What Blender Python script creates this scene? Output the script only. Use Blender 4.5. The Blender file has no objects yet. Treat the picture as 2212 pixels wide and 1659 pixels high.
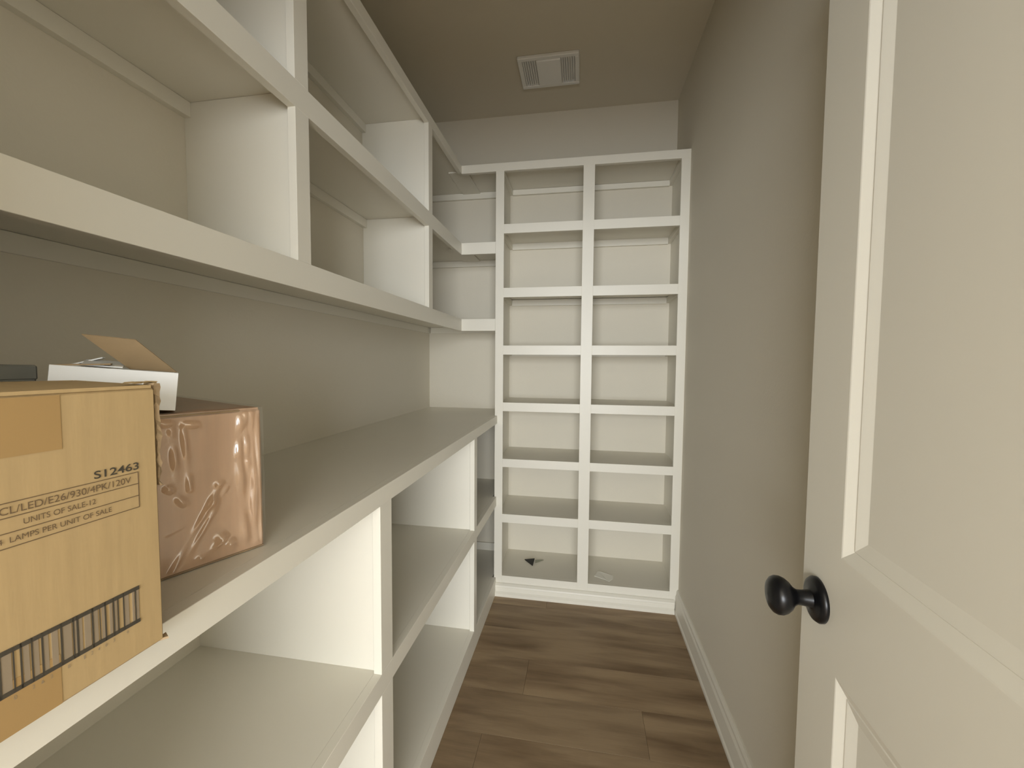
import bpy, bmesh, math, random
from mathutils import Vector, Matrix

scene = bpy.context.scene
COL = scene.collection
PI = math.pi

# ------------------------------------------------------------------ camera
H = 1.277
F_PX, YAW, PITCH, ROLL = 890.01, 0.1683, 0.0528, -0.0074
cy, sy, cp, sp, cr, sr = (math.cos(YAW), math.sin(YAW), math.cos(PITCH), math.sin(PITCH), math.cos(ROLL), math.sin(ROLL))
R0 = Vector((cy, sy, 0)); U0 = Vector((-sy * sp, cy * sp, cp)); FW = Vector((-sy * cp, cy * cp, -sp))
RT = R0 * cr - U0 * sr
UP = R0 * sr + U0 * cr
cam_data = bpy.data.cameras.new('camera')
cam = bpy.data.objects.new('camera', cam_data)
COL.objects.link(cam)
cam.matrix_world = Matrix(((RT.x, UP.x, -FW.x, 0), (RT.y, UP.y, -FW.y, 0), (RT.z, UP.z, -FW.z, H), (0, 0, 0, 1)))
cam_data.sensor_width = 36
cam_data.lens = F_PX / 2212 * 36
cam_data.clip_start = 0.01
scene.camera = cam

# ------------------------------------------------------------------ world, lights, exposure
world = bpy.data.worlds.new('world'); scene.world = world
world.use_nodes = True
world.node_tree.nodes['Background'].inputs[0].default_value = (0.80, 0.90, 1.0, 1)
world.node_tree.nodes['Background'].inputs[1].default_value = 1.0

def area(name, loc, rot, sx, sz, power, col):
    l = bpy.data.lights.new(name, 'AREA'); l.shape = 'RECTANGLE'; l.size = sx; l.size_y = sz
    l.energy = power; l.color = col
    o = bpy.data.objects.new(name, l); COL.objects.link(o); o.location = loc; o.rotation_euler = rot
    return o
# daylight entering by the wide window of the adjoining room behind the camera
area('window_back_offscreen', (0.1, -4.05, 1.45), (PI / 2, 0, 0), 4.0, 1.7, 230, (0.95, 0.98, 1.0))

vs = scene.view_settings
vs.view_transform = 'Standard'; vs.look = 'None'; vs.gamma = 1.0; vs.use_curve_mapping = False
vs.exposure = 0.90

# ------------------------------------------------------------------ materials
def new_mat(name):
    m = bpy.data.materials.new(name); m.use_nodes = True
    nt = m.node_tree; b = nt.nodes['Principled BSDF']
    return m, nt, b

def paint(name, col, rough=0.5, bump=0.02, scale=60, var=0.03):
    m, nt, b = new_mat(name)
    tc = nt.nodes.new('ShaderNodeTexCoord')
    n1 = nt.nodes.new('ShaderNodeTexNoise'); n1.inputs['Scale'].default_value = 3.0; n1.inputs['Detail'].default_value = 4
    nt.links.new(tc.outputs['Object'], n1.inputs['Vector'])
    mx = nt.nodes.new('ShaderNodeMix'); mx.data_type = 'RGBA'
    mx.inputs['A'].default_value = tuple(c * (1 - var) for c in col) + (1,)
    mx.inputs['B'].default_value = tuple(min(1, c * (1 + var)) for c in col) + (1,)
    nt.links.new(n1.outputs['Fac'], mx.inputs['Factor'])
    nt.links.new(mx.outputs['Result'], b.inputs['Base Color'])
    b.inputs['Roughness'].default_value = rough
    n2 = nt.nodes.new('ShaderNodeTexNoise'); n2.inputs['Scale'].default_value = scale; n2.inputs['Detail'].default_value = 3
    nt.links.new(tc.outputs['Object'], n2.inputs['Vector'])
    bp = nt.nodes.new('ShaderNodeBump'); bp.inputs['Strength'].default_value = bump; bp.inputs['Distance'].default_value = 0.01
    nt.links.new(n2.outputs['Fac'], bp.inputs['Height'])
    nt.links.new(bp.outputs['Normal'], b.inputs['Normal'])
    return m

def plain(name, col, rough=0.5, metallic=0.0):
    m, nt, b = new_mat(name)
    b.inputs['Base Color'].default_value = tuple(col) + (1,)
    b.inputs['Roughness'].default_value = rough
    b.inputs['Metallic'].default_value = metallic
    return m

TRIM_C = (0.77, 0.735, 0.64)
M_TRIM = paint('trim_paint', TRIM_C, 0.42, 0.015, 90, 0.02)
M_WALL = paint('wall_paint', (0.71, 0.66, 0.55), 0.75, 0.05, 140, 0.02)
M_CEIL = paint('ceiling_paint', (0.71, 0.66, 0.55), 0.85, 0.06, 140, 0.02)
M_DOOR = paint('door_paint', TRIM_C, 0.4, 0.01, 60, 0.02)
M_ROOM = paint('adjoining_room_paint', (0.66, 0.64, 0.58), 0.8, 0.03, 100, 0.02)
M_WHITE = plain('white_plastic', (0.90, 0.90, 0.88), 0.4)
M_LENS = plain('lamp_lens_acrylic', (0.92, 0.92, 0.90), 0.25)
M_GRILLE = plain('grille_plastic', (0.84, 0.84, 0.82), 0.45)
M_BLACK = plain('matte_black_metal', (0.006, 0.006, 0.007), 0.32, 0.3)
M_INK = plain('black_ink', (0.05, 0.04, 0.03), 0.7)
M_INK2 = plain('brown_ink', (0.14, 0.09, 0.045), 0.7)
M_INK3 = plain('dark_ink', (0.055, 0.045, 0.03), 0.7)
M_WBOX = paint('white_card', (0.83, 0.84, 0.84), 0.45, 0.01, 50, 0.01)
M_GREY = paint('dark_grey_card', (0.19, 0.19, 0.17), 0.6, 0.02, 50, 0.05)
M_PAPER = plain('white_paper', (0.90, 0.88, 0.80), 0.7)
M_SHARD = plain('black_plastic', (0.008, 0.008, 0.008), 0.5)

def kraft(name, col, rough=0.65):
    m, nt, b = new_mat(name)
    tc = nt.nodes.new('ShaderNodeTexCoord')
    mp = nt.nodes.new('ShaderNodeMapping'); mp.inputs['Scale'].default_value = (30, 60, 6)
    nt.links.new(tc.outputs['Object'], mp.inputs['Vector'])
    n = nt.nodes.new('ShaderNodeTexNoise'); n.inputs['Scale'].default_value = 2.0; n.inputs['Detail'].default_value = 6
    nt.links.new(mp.outputs['Vector'], n.inputs['Vector'])
    mx = nt.nodes.new('ShaderNodeMix'); mx.data_type = 'RGBA'
    mx.inputs['A'].default_value = tuple(c * 0.9 for c in col) + (1,)
    mx.inputs['B'].default_value = tuple(c * 1.1 for c in col) + (1,)
    nt.links.new(n.outputs['Fac'], mx.inputs['Factor'])
    nt.links.new(mx.outputs['Result'], b.inputs['Base Color'])
    b.inputs['Roughness'].default_value = rough
    bp = nt.nodes.new('ShaderNodeBump'); bp.inputs['Strength'].default_value = 0.06; bp.inputs['Distance'].default_value = 0.004
    nt.links.new(n.outputs['Fac'], bp.inputs['Height']); nt.links.new(bp.outputs['Normal'], b.inputs['Normal'])
    return m
M_KRAFT = kraft('kraft_board', (0.44, 0.31, 0.15))
M_KRAFT2 = kraft('pinkish_kraft_board', (0.72, 0.49, 0.32))
M_KRAFTIN = kraft('kraft_inside', (0.36, 0.255, 0.14))
M_FLUTE = kraft('torn_corrugated_edge', (0.34, 0.24, 0.135))
M_TAPE = plain('brown_packing_tape', (0.37, 0.235, 0.095), 0.4)

def wood():
    m, nt, b = new_mat('oak_vinyl_plank')
    tc = nt.nodes.new('ShaderNodeTexCoord'); oi = nt.nodes.new('ShaderNodeObjectInfo')
    add = nt.nodes.new('ShaderNodeVectorMath'); add.operation = 'ADD'
    sc = nt.nodes.new('ShaderNodeVectorMath'); sc.operation = 'SCALE'; sc.inputs['Scale'].default_value = 37.0
    cmb = nt.nodes.new('ShaderNodeCombineXYZ')
    for i in range(3): nt.links.new(oi.outputs['Random'], cmb.inputs[i])
    nt.links.new(cmb.outputs[0], sc.inputs[0])
    nt.links.new(tc.outputs['Object'], add.inputs[0]); nt.links.new(sc.outputs[0], add.inputs[1])
    mp = nt.nodes.new('ShaderNodeMapping'); mp.inputs['Scale'].default_value = (1.1, 7.0, 1.0)
    nt.links.new(add.outputs[0], mp.inputs['Vector'])
    n = nt.nodes.new('ShaderNodeTexNoise'); n.inputs['Scale'].default_value = 2.2; n.inputs['Detail'].default_value = 5; n.inputs['Distortion'].default_value = 0.25
    nt.links.new(mp.outputs[0], n.inputs['Vector'])
    mp2 = nt.nodes.new('ShaderNodeMapping'); mp2.inputs['Scale'].default_value = (6, 120, 1)
    nt.links.new(add.outputs[0], mp2.inputs['Vector'])
    n2 = nt.nodes.new('ShaderNodeTexNoise'); n2.inputs['Scale'].default_value = 2.0; n2.inputs['Detail'].default_value = 4
    nt.links.new(mp2.outputs[0], n2.inputs['Vector'])
    r = nt.nodes.new('ShaderNodeValToRGB')
    r.color_ramp.elements[0].position = 0.30; r.color_ramp.elements[0].color = (0.165, 0.102, 0.050, 1)
    r.color_ramp.elements[1].position = 0.62; r.color_ramp.elements[1].color = (0.325, 0.228, 0.130, 1)
    nt.links.new(n.outputs['Fac'], r.inputs['Fac'])
    mx = nt.nodes.new('ShaderNodeMix'); mx.data_type = 'RGBA'; mx.blend_type = 'MULTIPLY'; mx.inputs['Factor'].default_value = 0.22
    nt.links.new(r.outputs[0], mx.inputs['A']); nt.links.new(n2.outputs['Fac'], mx.inputs['B'])
    hs = nt.nodes.new('ShaderNodeHueSaturation')
    mr = nt.nodes.new('ShaderNodeMapRange'); mr.inputs['To Min'].default_value = 0.95; mr.inputs['To Max'].default_value = 1.2
    nt.links.new(oi.outputs['Random'], mr.inputs['Value']); nt.links.new(mr.outputs[0], hs.inputs['Value'])
    nt.links.new(mx.outputs['Result'], hs.inputs['Color']); nt.links.new(hs.outputs[0], b.inputs['Base Color'])
    b.inputs['Roughness'].default_value = 0.5
    bp = nt.nodes.new('ShaderNodeBump'); bp.inputs['Strength'].default_value = 0.08; bp.inputs['Distance'].default_value = 0.003
    nt.links.new(n2.outputs['Fac'], bp.inputs['Height']); nt.links.new(bp.outputs[0], b.inputs['Normal'])
    return m
M_WOOD = wood()

def film():
    m = bpy.data.materials.new('clear_plastic_film'); m.use_nodes = True
    nt = m.node_tree; nt.nodes.clear()
    out = nt.nodes.new('ShaderNodeOutputMaterial')
    tr = nt.nodes.new('ShaderNodeBsdfTransparent'); tr.inputs[0].default_value = (0.98, 0.97, 0.96, 1)
    gl = nt.nodes.new('ShaderNodeBsdfGlossy'); gl.inputs['Roughness'].default_value = 0.18
    lw = nt.nodes.new('ShaderNodeLayerWeight'); lw.inputs['Blend'].default_value = 0.25
    mr = nt.nodes.new('ShaderNodeMapRange'); mr.inputs['To Min'].default_value = 0.15; mr.inputs['To Max'].default_value = 0.6
    nt.links.new(lw.outputs['Fresnel'], mr.inputs['Value'])
    mx = nt.nodes.new('ShaderNodeMixShader')
    nt.links.new(mr.outputs[0], mx.inputs[0]); nt.links.new(tr.outputs[0], mx.inputs[1]); nt.links.new(gl.outputs[0], mx.inputs[2])
    nt.links.new(mx.outputs[0], out.inputs[0])
    return m
M_FILM = film()

# ------------------------------------------------------------------ mesh helpers
def link(name, me, mat, parent=None):
    o = bpy.data.objects.new(name, me); COL.objects.link(o)
    if mat is not None and not me.materials: me.materials.append(mat)
    if parent is not None: o.parent = parent
    return o

def bm_box(bm, x0, x1, y0, y1, z0, z1, bev=0.0):
    r = bmesh.ops.create_cube(bm, size=1.0)
    vs_ = r['verts']
    bmesh.ops.scale(bm, vec=(x1 - x0, y1 - y0, z1 - z0), verts=vs_)
    bmesh.ops.translate(bm, vec=((x0 + x1) / 2, (y0 + y1) / 2, (z0 + z1) / 2), verts=vs_)
    if bev > 0:
        es = list({e for v in vs_ for e in v.link_edges})
        bmesh.ops.bevel(bm, geom=es, offset=bev, segments=1, affect='EDGES', profile=0.5)

def finish(bm, name, mat, parent=None, smooth=False):
    me = bpy.data.meshes.new(name); bm.to_mesh(me); bm.free()
    if smooth:
        for p in me.polygons: p.use_smooth = True
    return link(name, me, mat, parent)

def box(name, x0, x1, y0, y1, z0, z1, mat, parent=None, bev=0.0006):
    """World-aligned board; a parent Empty only carries a location here."""
    bm = bmesh.new(); bm_box(bm, x0, x1, y0, y1, z0, z1, bev)
    if parent is not None and parent.rotation_euler.z == 0:
        bmesh.ops.translate(bm, vec=-parent.location, verts=bm.verts)
    return finish(bm, name, mat, parent)

def lbox(name, x0, x1, y0, y1, z0, z1, mat, parent=None, bev=0.0012):
    bm = bmesh.new(); bm_box(bm, x0, x1, y0, y1, z0, z1, bev)
    return finish(bm, name, mat, parent)

def poly(name, verts, faces, mat, parent=None, smooth=False):
    me = bpy.data.meshes.new(name); me.from_pydata([tuple(v) for v in verts], [], faces); me.update()
    if smooth:
        for p in me.polygons: p.use_smooth = True
    return link(name, me, mat, parent)

def extrude_profile(name, prof, p0, p1, out, mat, parent=None):
    """prof: (offset outwards, height) closed outline, run from p0 to p1 on the floor; out = outward unit vector."""
    n = len(prof); vs_ = []
    off = parent.location if parent is not None else Vector((0, 0, 0))
    for p in (p0, p1):
        for a, h in prof: vs_.append(Vector(p) + Vector(out) * a + Vector((0, 0, h)) - off)
    fs = [(i, (i + 1) % n, n + (i + 1) % n, n + i) for i in range(n)] + [tuple(range(n))[::-1], tuple(range(n, 2 * n))]
    o = poly(name, vs_, fs, mat, parent)
    bm = bmesh.new(); bm.from_mesh(o.data); bmesh.ops.recalc_face_normals(bm, faces=bm.faces); bm.to_mesh(o.data); bm.free()
    return o

def thing(name, label, cat, loc=(0, 0, 0), rotz=0.0, group=None):
    o = bpy.data.objects.new(name, None); COL.objects.link(o)
    o.empty_display_size = 0.05
    o.location = loc; o.rotation_euler = (0, 0, rotz)
    o['label'] = label; o['category'] = cat
    if group: o['group'] = group
    return o

def tag(o, label, cat, group=None):
    o['label'] = label; o['category'] = cat
    if group: o['group'] = group
    return o

def structure(o, label, cat):
    o['kind'] = 'structure'; o['label'] = label; o['category'] = cat
    return o

# ------------------------------------------------------------------ levels (metres)
XL, XR, YF, YD, ZC = -0.955, 0.504, -0.02, 2.491, 2.74
YB = 2.166            # face of the end-wall shelving
LU, LL = -0.648, -0.450
B0, B1, B2, B3, B4 = -0.461, -0.417, -0.009, 0.048, 0.461
T = 0.02              # board thickness

# ------------------------------------------------------------------ room shell
structure(box('wall_left', XL - 0.1, XL, YF, YD + 0.1, 0, ZC, M_WALL, bev=0), 'greige painted long wall behind the shelving', 'wall')
structure(box('wall_back', XL, XR, YD, YD + 0.1, 0, ZC, M_WALL, bev=0), 'greige painted end wall above and behind the tall cubbies', 'wall')
structure(box('wall_right', XR, XR + 0.1, YF, YD + 0.1, 0, ZC, M_WALL, bev=0), 'bare greige painted wall behind the open door', 'wall')
DX0, DX1, DZ = -0.435, 0.335, 2.05
bm = bmesh.new()
bm_box(bm, -2.8, DX0, -0.14, YF, 0, ZC); bm_box(bm, DX1, 2.8, -0.14, YF, 0, ZC); bm_box(bm, DX0, DX1, -0.14, YF, DZ, ZC)
structure(finish(bm, 'wall_front', M_WALL), 'painted wall around the pantry doorway', 'wall')
structure(box('ceiling', -2.9, 2.9, -4.1, YD + 0.1, ZC, ZC + 0.1, M_CEIL, bev=0), 'flat greige painted ceiling', 'ceiling')
# adjoining room the daylight comes from
structure(box('wall_adjoining_left', -2.9, -2.8, -4.1, -0.14, 0, ZC, M_ROOM, bev=0), 'plain wall of the adjoining room', 'wall')
structure(box('wall_adjoining_right', 2.8, 2.9, -4.1, -0.14, 0, ZC, M_ROOM, bev=0), 'plain wall of the adjoining room', 'wall')
bm = bmesh.new()
bm_box(bm, -2.8, -1.9, -4.1, -4.0, 0, ZC); bm_box(bm, 2.1, 2.8, -4.1, -4.0, 0, ZC)
bm_box(bm, -1.9, 2.1, -4.1, -4.0, 0, 0.6); bm_box(bm, -1.9, 2.1, -4.1, -4.0, 2.3, ZC)
structure(finish(bm, 'wall_adjoining_back', M_ROOM), 'pale wall with a wide window in the adjoining room', 'wall')

# floor: slab and single planks, running across the pantry
fl = box('floor', -2.9, 2.9, -4.1, YD + 0.1, -0.1, -0.006, M_WOOD, bev=0)
structure(fl, 'brown oak-look plank floor', 'floor')
random.seed(4)
PW = 0.19
for k in range(-8, 4):
    y0 = 1.51 + PW * k; y1 = y0 + PW
    if y1 < YF: continue
    y0 = max(y0, YF); y1 = min(y1, YB + 0.02)
    if y1 - y0 < 0.02: continue
    j = {0: -0.205, -1: 0.236, 1: 0.9, 2: -0.9, -2: -0.32, -3: 0.1}.get(k, random.uniform(-0.4, 0.45))
    cuts = [-0.47] + ([j] if -0.4 < j < 0.45 else []) + [XR]
    for a, b in zip(cuts, cuts[1:]):
        o = box('plank', a + 0.0003, b - 0.0003, y0 + 0.0003, y1 - 0.0003, -0.006, 0.0, M_WOOD, None, 0.0004)
        o.parent = fl

# baseboard on the right wall and under the end-wall shelving
BASE = [(0, 0), (0.020, 0), (0.020, 0.012), (0.016, 0.020), (0.014, 0.085), (0.010, 0.097), (0.010, 0.108), (0.005, 0.120), (0, 0.120)]
structure(extrude_profile('baseboard_right', BASE, (XR, YF, 0), (XR, YB - 0.001, 0), (-1, 0, 0), M_TRIM), 'off-white moulded baseboard along the bare wall', 'baseboard')
BASE2 = [(0, 0), (0.024, 0), (0.024, 0.016), (0.014, 0.026), (0.013, 0.046), (0.018, 0.050), (0.016, 0.058), (0.006, 0.066), (0, 0.068)]
structure(extrude_profile('baseboard_back', BASE2, (LL, YB - 0.0005, 0), (XR - 0.021, YB - 0.0005, 0), (0, -1, 0), M_TRIM), 'off-white moulded baseboard under the tall cubbies', 'baseboard')

# ------------------------------------------------------------------ tall shelving on the end wall
tall = thing('tall_shelving', 'tall off-white built-in shelving, two columns of seven cubbies across the end wall', 'shelving', (0.02, YB, 0))
ZT = 2.316
OPEN = [(2.001, 2.274), (1.670, 1.953), (1.366, 1.620), (1.061, 1.317), (0.755, 1.014), (0.451, 0.710), (0.107, 0.404)]
yF, yI = YB, YB + T
box('stile', B0, B1, yF, yI, 0, ZT - 0.042, M_TRIM, tall)
box('stile', B2, B3, yF, yI, 0, ZT - 0.042, M_TRIM, tall)
box('stile', B4, XR, yF, yI, 0, ZT - 0.042, M_TRIM, tall)
box('top_rail', LU, XR, yF, yI, 2.274, ZT, M_TRIM, tall)
rails = [(OPEN[i + 1][1], OPEN[i][0]) for i in range(6)]
for a, b in ((B1, B2), (B3, B4)):
    for z0, z1 in rails: box('rail', a, b, yF, yI, z0, z1, M_TRIM, tall)
    box('bottom_rail', a, b, yF, yI, 0, OPEN[6][0], M_TRIM, tall)
box('side_panel', B0, B0 + T, yI, YD, 0, ZT - 0.015, M_TRIM, tall)
box('side_panel', XR - T, XR - 0.0005, yI, YD, 0, ZT - 0.015, M_TRIM, tall)
box('divider', 0.0095, 0.0295, yI, YD, 0.02, ZT - 0.015, M_TRIM, tall)
cols = ((B0 + T, 0.0095), (0.0295, XR - T))
box('top_shelf', B0, XR - 0.0005, yI, YD, ZT - 0.015, ZT, M_TRIM, tall)
for a, b in cols:
    for z0, z1 in OPEN: box('shelf', a, b, yI, YD, z0 - 0.016, z0, M_TRIM, tall, 0)
    for z0, z1 in OPEN:
        top = z1 + 0.033 if z1 < 2.2 else ZT - 0.015
        box('cleat', a + 0.018, b - 0.018, YD - 0.018, YD, z1 - 0.004, top - 0.001, M_TRIM, tall)
        for xx in (a, b - 0.018):
            box('side_cleat', xx, xx + 0.018, yI + 0.012, YD, z1 + 0.0005, top - 0.001, M_TRIM, tall)

# ------------------------------------------------------------------ wall shelving above the countertop
up = thing('wall_shelving', 'off-white open wall shelving in two rows hung above the long countertop', 'shelving', ((XL + LU) / 2, 1.1, 1.444))
xi = LU - T
SA, SB = (0.865, 0.912), (1.688, 1.732)
S0 = (0.045, 0.092)
LEV = [(1.444, 1.508), (1.851, 1.912), (2.274, 2.316)]
for y0, y1 in (S0, SA, SB):
    for (za, zb) in ((1.508, 1.851), (1.912, 2.274)):
        box('stile', xi, LU, y0, y1, za, zb, M_TRIM, up)
box('stile', xi, LU, YF, YF + 0.03, 1.508, 2.274, M_TRIM, up)
for i, (z0, z1) in enumerate(LEV):
    box(('bottom_rail', 'middle_rail', 'top_rail')[i], xi, LU, YF, YB - 0.0005, z0, z1, M_TRIM, up)
    zs = z1 - 0.018
    bm = bmesh.new()
    bm_box(bm, XL, xi, YF, YD, zs, z1, 0)
    bm_box(bm, xi, B0 - 0.0005, yI + 0.0005, YD, zs, z1, 0)
    bmesh.ops.translate(bm, vec=-up.location, verts=bm.verts)
    finish(bm, 'shelf', M_TRIM, up)
    if i < 2: box('corner_rail', LU, B0 - 0.0005, yF, yI, z0, z1, M_TRIM, up)
    # cleats on the walls under each shelf
    for ya, yb in ((YF, YD),) if i == 0 else ((YF, S0[0] + 0.013), (S0[0] + 0.033, SA[0] + 0.013), (SA[0] + 0.033, SB[0] + 0.013), (SB[0] + 0.033, YD)):
        box('cleat', XL, XL + (0.018 if i else 0.007), ya, yb, zs - 0.036, zs - 0.0005, M_TRIM, up)
    box('cleat', XL + 0.018, B0 - 0.0005, YD - 0.018, YD, zs - 0.036, zs - 0.0005, M_TRIM, up)
    if i > 0: box('shelf_scab', -0.728, -0.622, yI + 0.002, YD - 0.019, zs - 0.007, zs - 0.0003, M_TRIM, up)
for (z0, z1) in ((LEV[0][1], LEV[1][1] - 0.0183), (LEV[1][1], LEV[2][1] - 0.0183)):
    for s in (S0, SA, SB):
        box('divider', XL, xi, s[0] + 0.013, s[0] + 0.033, z0, z1, M_TRIM, up)

# ------------------------------------------------------------------ base shelving and countertop
base = thing('base_shelving', 'off-white open base shelving under the long countertop', 'shelving', ((XL + LL) / 2, 1.1, 0))
xj = LL - T
CB, CTZ = 0.947, 0.989
SD, SCc = (0.862, 0.919), (1.700, 1.745)
for y0, y1 in (S0, SD, SCc):
    box('stile', xj, LL, y0, y1, 0.093, 0.495, M_TRIM, base)
    box('stile', xj, LL, y0, y1, 0.545, CB, M_TRIM, base)
box('stile', xj, LL, YF, YF + 0.03, 0.093, CB, M_TRIM, base)
box('middle_rail', xj, LL, YF, YB - 0.0005, 0.495, 0.545, M_TRIM, base)
box('bottom_rail', xj, LL, YF, YB - 0.0005, 0.0, 0.093, M_TRIM, base)
xe = min(xj, B0 - 0.001)
for z1 in (0.545, 0.093):
    box('shelf', XL, xe, YF, YD, z1 - 0.02, z1, M_TRIM, base, 0)
for s in (S0, SD, SCc):
    for z0, z1 in ((0.09, 0.525), (0.545, CB - 0.0003)):
        box('divider', XL, xe, s[0] + 0.010, s[0] + 0.030, z0, z1, M_TRIM, base)
box('skirting_strip', XL + 0.001, B0 - 0.001, YD - 0.012, YD, 0.090, 0.140, M_TRIM, base)
for ya, yb in ((YF, S0[0] + 0.01), (S0[0] + 0.03, SD[0] + 0.01), (SD[0] + 0.03, SCc[0] + 0.01), (SCc[0] + 0.03, YD)):
    for zt in (0.525, CB):
        box('cleat', XL, XL + 0.018, ya, yb, zt - 0.036, zt - 0.0005, M_TRIM, base)
for zt in (0.525,):
    box('cleat', XL + 0.018, B0 - 0.001, YD - 0.018, YD, zt - 0.036, zt - 0.0005, M_TRIM, base)

M_TOP = paint('countertop_paint', TRIM_C, 0.38, 0.02, 40, 0.03)
ctop = thing('countertop', 'long off-white painted countertop carrying the cardboard boxes', 'countertop', ((XL + LL) / 2, 1.1, CB))
box('top_board', XL, LL - 0.019, YF, YB, CB, CTZ, M_TOP, ctop, 0)
box('corner_board', XL, B0 - 0.001, YB, YD, CB, CTZ, M_TOP, ctop, 0)
box('front_edge', LL - 0.019, LL + 0.003, YF, YB - 0.0005, CB, CTZ, M_TOP, ctop, 0.0006)

# ------------------------------------------------------------------ door
DTH = math.radians(3.0)
KN = Vector((0.3661, 0.6901, 0.914))
# local frame: +y along the leaf towards the latch, +x away from the pantry side (towards the bare wall)
door = thing('door_1', 'open off-white two-panel door with a black round knob', 'door', (KN.x, KN.y, 0), -DTH)
door['kind'] = 'structure'
y_l, y_h, TD = 0.051, -0.712, 0.035
ST = 0.106
z0d, z1d = 0.012, 2.03
PN = [(1.005, 1.915), (0.24, 0.832)]
lbox('stile', 0, TD, y_l - ST, y_l, z0d, z1d, M_DOOR, door, 0)
lbox('stile', 0, TD, y_h, y_h + ST, z0d, z1d, M_DOOR, door, 0)
for za, zb in ((z0d, PN[1][0]), (PN[1][1], PN[0][0]), (PN[0][1], z1d)):
    lbox('rail', 0, TD, y_h + ST, y_l - ST, za, zb, M_DOOR, door, 0)
def ring(name, ya, yb, za, zb, prof, side, mat, parent):
    """mitred frame moulding; prof = (inward distance, depth below the leaf face)"""
    vs_, fs = [], []
    for d, dep in prof:
        x = dep if side < 0 else TD - dep
        vs_ += [(x, ya + d, za + d), (x, yb - d, za + d), (x, yb - d, zb - d), (x, ya + d, zb - d)]
    for i in range(len(prof) - 1):
        for j in range(4):
            a, b = i * 4 + j, i * 4 + (j + 1) % 4
            q = (a, b, b + 4, a + 4)
            fs.append(q if side > 0 else q[::-1])
    return poly(name, vs_, fs, mat, parent)
for za, zb in PN:
    p = lbox('panel', 0.011, TD - 0.011, y_h + ST + 0.001, y_l - ST - 0.001, za + 0.001, zb - 0.001, M_DOOR, door, 0)
    for side in (-1, 1):
        ring('moulding', y_h + ST, y_l - ST, za, zb, [(0, 0), (0.002, 0.0005), (0.017, 0.0072), (0.0185, 0.0062), (0.021, 0.0068), (0.036, 0.0108), (0.038, 0.0112)], side, M_DOOR, p)

def lathe(name, prof, side, y, z, mat, parent, seg=40):
    vs_, fs = [], []
    for a, r in prof:
        x = -a if side < 0 else TD + a
        for k in range(seg):
            t = 2 * PI * k / seg
            vs_.append((x, y + r * math.cos(t), z + r * math.sin(t)))
    for i in range(len(prof) - 1):
        for k in range(seg):
            q = (i * seg + k, i * seg + (k + 1) % seg, (i + 1) * seg + (k + 1) % seg, (i + 1) * seg + k)
            fs.append(q if side > 0 else q[::-1])
    o = poly(name, vs_, fs, mat, parent, True)
    bm = bmesh.new(); bm.from_mesh(o.data); bmesh.ops.recalc_face_normals(bm, faces=bm.faces); bm.to_mesh(o.data); bm.free()
    return o
ROS = [(0, 0.0001), (0, 0.0335), (0.004, 0.0338), (0.008, 0.031), (0.0095, 0.026), (0.010, 0.018), (0.012, 0.0125)]
KNB = [(0.011, 0.0135), (0.022, 0.0115), (0.030, 0.0112), (0.036, 0.0150), (0.041, 0.0215), (0.047, 0.0262), (0.053, 0.0285), (0.059, 0.0285),
       (0.064, 0.0262), (0.068, 0.021), (0.0705, 0.013), (0.0715, 0.0001)]
for side in (-1, 1):
    kb = lathe('door_knob', KNB, side, 0, KN.z, M_BLACK, door)
    kb['label'] = 'black round door knob'
    lathe('rosette', ROS, side, 0, KN.z, M_BLACK, kb)

# door frame around the opening
tr = thing('trim_1', 'off-white jamb lining the pantry doorway', 'door frame', (0, -0.08, 0)); tr['kind'] = 'structure'
box('jamb', DX0, DX0 + 0.018, -0.14, YF, 0, DZ, M_TRIM, tr)
box('jamb', DX1 - 0.004, DX1 + 0.0, -0.14, YF, 0, DZ, M_TRIM, tr, 0)
box('head_jamb', DX0 + 0.018, DX1 - 0.004, -0.14, YF, DZ - 0.016, DZ, M_TRIM, tr)

# ------------------------------------------------------------------ ceiling fan light
vx0, vx1, vy0, vy1 = -0.333, -0.037, 2.026, 2.248
vent = thing('ceiling_fan_light', 'white exhaust fan cover with a square lamp lens on the ceiling', 'ceiling vent', ((vx0 + vx1) / 2, (vy0 + vy1) / 2, ZC))
zv = ZC - 0.016
fr = 0.022
bm = bmesh.new()
bm_box(bm, vx0, vx1, vy0, vy0 + fr, zv, ZC, 0.003); bm_box(bm, vx0, vx1, vy1 - fr, vy1, zv, ZC, 0.003)
bm_box(bm, vx0, vx0 + fr, vy0 + fr, vy1 - fr, zv, ZC, 0.003); bm_box(bm, vx1 - fr, vx1, vy0 + fr, vy1 - fr, zv, ZC, 0.003)
bmesh.ops.translate(bm, vec=-vent.location, verts=bm.verts)
finish(bm, 'frame', M_WHITE, vent)
box('back_plate', vx0 + fr, vx1 - fr, vy0 + fr, vy1 - fr, ZC - 0.004, ZC - 0.0005, M_GRILLE, vent, 0)
lx0, lx1 = vx0 + 0.088, vx1 - 0.088
box('lamp_lens', lx0, lx1, vy0 + fr, vy1 - fr, ZC - 0.020, ZC - 0.004, M_LENS, vent, 0.004)
for a, b in ((vx0 + fr, lx0), (lx1, vx1 - fr)):
    n = 6
    for k in range(n):
        c = a + (b - a) * (k + 0.5) / n
        box('grille_slat', c - 0.0028, c + 0.0028, vy0 + fr, vy1 - fr, ZC - 0.014, ZC - 0.004, M_GRILLE, vent, 0)

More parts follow.
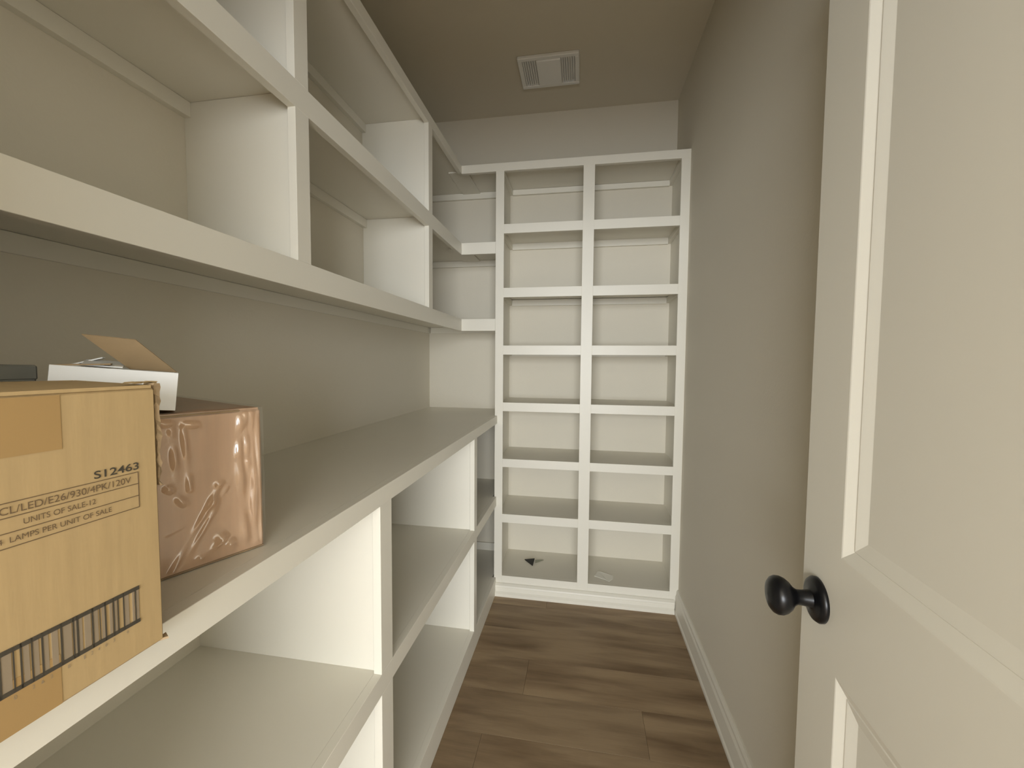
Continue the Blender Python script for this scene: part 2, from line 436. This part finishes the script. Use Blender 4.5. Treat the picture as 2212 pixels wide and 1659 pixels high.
# ------------------------------------------------------------------ lettering
def text_mesh(txt, y0, z0, w, h, mat, parent, x=0.0006, bold=0.0, name='printed_lettering'):
    c = bpy.data.curves.new('lettering', 'FONT'); c.body = txt; c.size = 1.0; c.offset = bold
    t = bpy.data.objects.new('lettering', c); COL.objects.link(t)
    dg = bpy.context.evaluated_depsgraph_get(); dg.update()
    me = bpy.data.meshes.new_from_object(t.evaluated_get(dg))
    bpy.data.objects.remove(t); bpy.data.curves.remove(c)
    xs = [v.co.x for v in me.vertices]; ys = [v.co.y for v in me.vertices]
    x0_, x1_, a0, a1 = min(xs), max(xs), min(ys), max(ys)
    for v in me.vertices:
        v.co = Vector((x, y0 + (v.co.x - x0_) / (x1_ - x0_) * w, z0 + (v.co.y - a0) / (a1 - a0) * h))
    me.materials.clear(); me.name = name
    return link(name, me, mat, parent)

# ------------------------------------------------------------------ big kraft carton (prints face the aisle)
A1 = math.radians(1.5)
c1 = thing('cardboard_carton', 'large tan cardboard carton printed S12463 with a barcode, overhanging the countertop edge', 'cardboard box', (-0.420, 0.345, CTZ), -A1)
L1, D1, H1 = 0.36, 0.195, 0.260
bm = bmesh.new(); bm_box(bm, -D1, 0, -L1, 0, 0.0005, H1, 0.0022)
finish(bm, 'carton_body', M_KRAFT, c1)
# top flaps, a little sprung
for xa, xb in ((0.0, -0.095), (-D1, -0.099)):
    poly('top_flap', [(xa, -L1, H1), (xa, -0.004, H1), (xb, -0.004, H1 + 0.003), (xb, -L1, H1 + 0.003),
                      (xa, -L1, H1 + 0.003), (xa, -0.004, H1 + 0.003), (xb, -0.004, H1 + 0.006), (xb, -L1, H1 + 0.006)],
         [(0, 3, 2, 1), (4, 5, 6, 7), (0, 1, 5, 4), (1, 2, 6, 5), (2, 3, 7, 6), (3, 0, 4, 7)], M_KRAFT, c1)
# ragged torn corrugated edge at the corner
random.seed(11)
def ragged(name, pts, th, mat, parent):
    """strip through pts (local y,z, half width), given thickness th in x"""
    vs_, fs = [], []
    for i, (x, y, z, w) in enumerate(pts):
        j = lambda s: random.uniform(-s, s)
        vs_ += [(x + j(.0008), y - w + j(.0009), z + j(.0006)), (x + j(.0008), y + w + j(.0014), z + j(.0006)),
                (x - th + j(.001), y + w + j(.0014), z + j(.0006)), (x - th + j(.001), y - w + j(.0009), z + j(.0006))]
    n = len(pts)
    for i in range(n - 1):
        for k in range(4):
            a, b = i * 4 + k, i * 4 + (k + 1) % 4
            fs.append((a, b, b + 4, a + 4))
    fs += [(3, 2, 1, 0), tuple((n - 1) * 4 + k for k in range(4))]
    o = poly(name, vs_, fs, mat, parent)
    bm = bmesh.new(); bm.from_mesh(o.data); bmesh.ops.recalc_face_normals(bm, faces=bm.faces); bm.to_mesh(o.data); bm.free()
    return o
ragged('torn_edge', [(-0.002, 0.0032, 0.264 - 0.0045 * i, 0.0030 - 0.00008 * i) for i in range(24)], 0.012, M_FLUTE, c1)
ragged('torn_edge', [(-0.010, 0.0065, 0.266 - 0.004 * i, 0.0018 - 0.00005 * i) for i in range(17)], 0.010, M_KRAFT, c1)
ragged('torn_corner', [(-0.002 - 0.001 * i, -0.020 + 0.004 * i, 0.2655 + 0.0006 * math.sin(i * 2.1), 0.003) for i in range(8)], 0.008, M_KRAFT, c1)
# tape bands over the middle seam
lbox('packing_tape', 0.0001, 0.0004, -0.135, -0.0755, H1 - 0.046, H1 - 0.0015, M_TAPE, c1, 0)
lbox('packing_tape', 0.0001, 0.0004, -0.135, -0.0835, 0.002, 0.044, M_TAPE, c1, 0)
lbox('packing_tape', -D1, 0, -0.135, -0.0755, H1 + 0.0001, H1 + 0.0003, M_TAPE, c1, 0)
poly('bottom_flap_corner', [(-0.004, -0.006, 0.0004), (0.003, 0.002, 0.0004), (-0.006, 0.006, 0.0004), (-0.004, -0.006, 0.003), (0.002, 0.002, 0.0022), (-0.006, 0.006, 0.003)],
     [(0, 1, 2), (5, 4, 3), (0, 3, 4, 1), (1, 4, 5, 2), (2, 5, 3, 0)], M_FLUTE, c1)
# ruled table with print
zr = [1.1689 - CTZ, 1.1577 - CTZ, 1.1461 - CTZ, 1.1348 - CTZ]
yr = 0.3262 - 0.345
bm = bmesh.new()
for z in zr: bm_box(bm, 0.0002, 0.0005, -0.20, yr, z - 0.0003, z + 0.0003)
bm_box(bm, 0.0002, 0.0005, yr - 0.0006, yr, zr[3], zr[0])
finish(bm, 'printed_rules', M_INK2, c1)
text_mesh('S12463', -0.0546, 0.1825, 0.0362, 0.0070, M_INK3, c1, bold=0.012)
text_mesh('/CL/LED/E26/930/4PK/120V', -0.1168, 0.1712, 0.0912, 0.0058, M_INK2, c1)
text_mesh('UNITS OF SALE-12', -0.1012, 0.1606, 0.0470, 0.0046, M_INK2, c1)
text_mesh('4  LAMPS PER UNIT OF SALE', -0.1160, 0.1494, 0.0737, 0.0044, M_INK2, c1)
# barcode
zb0, zb1 = 1.0225 - CTZ, 1.0585 - CTZ
yb1 = 0.3225 - 0.345
bm = bmesh.new()
bm_box(bm, 0.0006, 0.0008, -0.21, yb1, zb1 - 0.0036, zb1); bm_box(bm, 0.0006, 0.0008, -0.21, yb1, zb0, zb0 + 0.0036)
dark = [(0.3189, .0008), (0.3087, .0009), (0.3042, .0009), (0.3005, .001), (0.294, .0012), (0.2898, .0006), (0.2843, .0012), (0.2735, .0014), (0.2707, .0009),
        (0.2627, .0014), (0.2506, .0012), (0.2444, .0010), (0.2381, .0012), (0.2339, .0009), (0.2262, .0014), (0.219, .001), (0.212, .0012), (0.205, .001), (0.197, .0012), (0.19, .001), (0.183, .001), (0.176, .0012), (0.168, .001), (0.16, .001), (0.152, .0012), (0.144, .001)]
for y, w in dark: bm_box(bm, 0.0006, 0.0008, y - 0.345 - w / 2, y - 0.345 + w / 2, zb0, zb1)
finish(bm, 'barcode_frame', M_INK3, c1)
bm = bmesh.new()
grey = [(0.3209, .0022), (0.3172, .0018), (0.3113, .0040), (0.3022, .0022), (0.2985, .0020), (0.2925, .0022), (0.2868, .0034), (0.2808, .0046), (0.2757, .0024), (0.2720, .0018), (0.2668, .0056),
        (0.2585, .0040), (0.2530, .0030), (0.2470, .0030), (0.2412, .0034), (0.2300, .0056), (0.2225, .004), (0.2155, .004), (0.2085, .004), (0.201, .004), (0.1935, .004)]
for y, w in grey: bm_box(bm, 0.0002, 0.0005, y - 0.345 - w / 2, y - 0.345 + w / 2, zb0, zb1)
M_INKG = plain('faint_grey_ink', (0.27, 0.21, 0.14), 0.7)
finish(bm, 'barcode_bars', M_INKG, c1)
DG = [(0.3112, '9'), (0.2999, '3'), (0.2938, '6'), (0.2881, '4'), (0.2830, '2'), (0.2778, '1'), (0.2667, '8'), (0.2554, '2'), (0.2497, '6'), (0.2443, '2'), (0.2338, '0')]
for y, ch in DG:
    text_mesh(ch, y - 0.345 - 0.0008, 1.0172 - CTZ, 0.0016 if ch != '1' else 0.0009, 0.0032, M_INKG, c1, name='printed_digit')

# ------------------------------------------------------------------ film-wrapped carton
A2 = math.radians(23.5)
c2 = thing('wrapped_carton', 'smaller pinkish cardboard box in shiny clear plastic wrap on the countertop', 'cardboard box', (-0.484, 0.555, CTZ), -A2)
L2, D2, H2 = 0.185, 0.365, 0.214
bm = bmesh.new(); bm_box(bm, -D2, -0.001, -L2, 0, 0.0005, H2, 0.003)
finish(bm, 'carton_body', M_KRAFT2, c2)
# seams of the flaps on top
lbox('top_flap', -D2 + 0.002, -0.004, -L2 + 0.002, -0.002, H2, H2 + 0.0022, M_KRAFT2, c2, 0.0008)
poly('flap_tip', [(-D2 + .01, -0.02, H2 + .002), (-D2 + .01, -0.045, H2 + .002), (-D2 + .012, -0.03, H2 + 0.012), (-D2 + .006, -0.03, H2 + .002)], [(0, 1, 2), (1, 3, 2), (3, 0, 2), (0, 3, 1)], M_KRAFT2, c2)
lbox('bottom_flap_edge', -0.004, 0.0006, -L2 + 0.002, -0.001, 0.0006, 0.0032, M_FLUTE, c2, 0.0006)
lbox('top_flap_edge', -0.004, 0.0004, -L2 + 0.002, -0.03, H2 - 0.0012, H2 + 0.0012, M_FLUTE, c2, 0.0006)
# the film: a wrinkled skin over front, top and far end
random.seed(7)
def seg_d(py, pz, ay, az, by, bz):
    dy, dz = by - ay, bz - az
    t = max(0, min(1, ((py - ay) * dy + (pz - az) * dz) / (dy * dy + dz * dz)))
    return math.hypot(py - ay - t * dy, pz - az - t * dz), t
FOLDS = [  # (y,z)-(y,z), width, height : creases in the film on the aisle face, metres
    (-0.118, 0.006, -0.060, 0.108, 0.0030, 0.0042), (-0.109, 0.004, -0.050, 0.104, 0.0026, 0.0032), (-0.074, 0.070, -0.060, 0.112, 0.0050, 0.0048),
    (-0.085, 0.014, -0.052, 0.030, 0.0040, 0.0042), (-0.060, 0.034, -0.046, 0.018, 0.0060, 0.0060),
    (-0.112, 0.195, -0.108, 0.130, 0.0035, 0.0040), (-0.100, 0.205, -0.094, 0.112, 0.0030, 0.0036), (-0.118, 0.120, -0.098, 0.090, 0.0040, 0.0042),
    (-0.030, 0.205, -0.034, 0.150, 0.0040, 0.0030), (-0.034, 0.150, -0.028, 0.020, 0.0060, 0.0026), (-0.016, 0.210, -0.012, 0.010, 0.0035, 0.0040),
    (-0.024, 0.210, -0.022, 0.140, 0.0025, 0.0030), (-0.008, 0.205, -0.004, 0.012, 0.0025, 0.0030), (-0.022, 0.138, -0.014, 0.030, 0.0030, 0.0030),
    (-0.125, 0.206, -0.085, 0.200, 0.0040, 0.0050), (-0.120, 0.060, -0.040, 0.080, 0.0030, 0.0010), (-0.110, 0.135, -0.045, 0.142, 0.0030, 0.0010)]
NY, NZ = 96, 112
vs_, fs = [], []
for i in range(NZ + 1):
    z = 0.001 + (H2 + 0.003) * i / NZ
    for j in range(NY + 1):
        y = -L2 - 0.001 + (L2 + 0.003) * j / NY
        d = 0.0008 + 0.0005 * (math.sin(y * 71 + z * 33) * math.sin(z * 57 - y * 29))
        for ay, az, by, bz, w, hgt in FOLDS:
            q, t = seg_d(y, z, ay, az, by, bz)
            if q < 3 * w: d += 1.35 * hgt * math.exp(-(q / w) ** 2) * (0.55 + 0.45 * math.sin(t * 9 + ay * 200))
        e = min(1, (H2 + 0.004 - z) / 0.010)
        vs_.append((d * e - 0.0004 * (1 - e), y, z))
for i in range(NZ):
    for j in range(NY):
        a = i * (NY + 1) + j
        fs.append((a, a + 1, a + NY + 2, a + NY + 1))
base_n = len(vs_)
NX = 24
for i in range(1, NX + 1):                      # over the top edge and back
    x = -D2 * i / NX
    for j in range(NY + 1):
        y = -L2 - 0.001 + (L2 + 0.003) * j / NY
        vs_.append((x, y, H2 + 0.0042 + 0.0008 * math.sin(y * 90 + x * 40) * math.sin(x * 70)))
prev = NZ * (NY + 1)
for i in range(NX):
    nxt = base_n + i * (NY + 1)
    for j in range(NY): fs.append((prev + j, prev + j + 1, nxt + j + 1, nxt + j))
    prev = nxt
fo = poly('plastic_wrap', vs_, fs, M_FILM, c2, True)
fo['label'] = 'shiny wrinkled clear plastic wrap'

# ------------------------------------------------------------------ open white box lying on the wrapped carton
wb = thing('white_box', 'open white box with a brown-lined raised lid flap, lying on the wrapped carton', 'box', (-0.532, 0.462, CTZ + H2 + 0.0065))
fd = Vector((-0.64, -0.77, 0)).normalized()          # from the right corner along the white face
nd = Vector((-fd.y, fd.x, 0)) * -1                      # outward (towards the doorway)
if nd.y > 0: nd = -nd
tilt = math.radians(5.6)
ex = -fd * math.cos(tilt) - Vector((0, 0, 1)) * math.sin(tilt)   # to the right
ez = Vector((0, 0, 1)) * math.cos(tilt) - fd * math.sin(tilt) * 1.0
ez = (Vector((0, 0, 1)) - ex * ex.z).normalized()
ey = ez.cross(ex).normalized()                           # away from the viewer
wb.matrix_world = Matrix(((ex.x, ey.x, ez.x, wb.location.x), (ex.y, ey.y, ez.y, wb.location.y), (ex.z, ey.z, ez.z, wb.location.z), (0, 0, 0, 1)))
WL, WD, WH, wt = 0.116, 0.10, 0.050, 0.0018
lbox('front_panel', -WL, 0, 0, wt, 0, WH, M_WBOX, wb, 0.0004)
lbox('back_panel', -WL, 0, WD - wt, WD, 0, WH, M_WBOX, wb, 0.0004)
lbox('side_panel', -WL, -WL + wt, wt, WD - wt, 0, WH, M_WBOX, wb, 0.0004)
lbox('side_panel', -wt, 0, wt, WD - wt, 0, WH, M_WBOX, wb, 0.0004)
lbox('bottom_panel', -WL + wt, -wt, wt, WD - wt, 0, wt, M_KRAFTIN, wb, 0)
def flap(name, p, q, vec, mat, th=0.0016, nrm=None):
    p, q, vec = Vector(p), Vector(q), Vector(vec)
    n = (q - p).cross(vec).normalized() * th
    a = [p, q, q + vec, p + vec]
    return poly(name, a + [v + n for v in a], [(0, 3, 2, 1), (4, 5, 6, 7), (0, 1, 5, 4), (1, 2, 6, 5), (2, 3, 7, 6), (3, 0, 4, 7)], mat, wb)
flap('lid_flap', (-0.049, 0.030, WH + .001), (-0.001, 0.030, WH + .001), (-0.044, -0.024, 0.038), M_KRAFTIN)
flap('side_flap', (-WL, 0.004, WH), (-WL, 0.07, WH), (0.05, 0.004, 0.006), M_KRAFTIN)
flap('side_flap', (-0.105, 0.05, WH + .001), (-0.105, 0.09, WH + .001), (0.028, 0.0, 0.012), M_WBOX)
flap('side_flap', (-0.092, 0.012, WH + .0012), (-0.055, 0.012, WH + .0012), (0.0, 0.05, 0.006), M_WBOX)

# dark grey carton behind
gb = thing('dark_grey_carton', 'dark grey carton standing behind the large tan carton', 'cardboard box', (-0.654, 0.397, CTZ), -math.radians(8))
lbox('carton_body', -0.20, 0, -0.32, 0, 0.0005, 0.279, M_GREY, gb, 0.002)
lbox('lid', -0.201, 0.001, -0.321, 0.001, 0.262, 0.2805, M_GREY, gb, 0.002)

# ------------------------------------------------------------------ litter in the bottom cubbies
zb = OPEN[6][0]
def slab(name, outline, z, th, mat, lift=None):
    n = len(outline); cx = sum(p[0] for p in outline) / n; cy_ = sum(p[1] for p in outline) / n
    lift = lift or [0] * n
    vs_ = [(x - cx, y - cy_, l) for (x, y), l in zip(outline, lift)] + [(x - cx, y - cy_, l + th) for (x, y), l in zip(outline, lift)]
    fs = [tuple(range(n))[::-1], tuple(range(n, 2 * n))] + [(i, (i + 1) % n, n + (i + 1) % n, n + i) for i in range(n)]
    o = poly(name, vs_, fs, mat); o.location = (cx, cy_, z)
    return o
tag(slab('paper_scrap', [(0.085, 2.250), (0.104, 2.300), (0.122, 2.296), (0.186, 2.268), (0.182, 2.236), (0.160, 2.205), (0.150, 2.212)], zb + 0.0004, 0.0012, M_PAPER,
         [0, 0.002, 0.003, 0.001, 0, 0, 0.002]), 'crumpled white paper scrap in a bottom cubby', 'paper')
tag(slab('plastic_shard', [(-0.318, 2.365), (-0.262, 2.300), (-0.258, 2.362)], zb + 0.0004, 0.004, M_SHARD, [0, 0, 0.012]), 'small black pointed shard in a bottom cubby', 'debris')
tag(slab('film_scrap', [(-0.256, 2.362), (-0.252, 2.335), (-0.205, 2.378), (-0.21, 2.384)], zb + 0.0004, 0.0006, plain('dull_green_film', (0.30, 0.30, 0.22), 0.4), [0.006, 0, 0.002, 0.002]),
    'dull translucent scrap beside the black shard', 'debris')
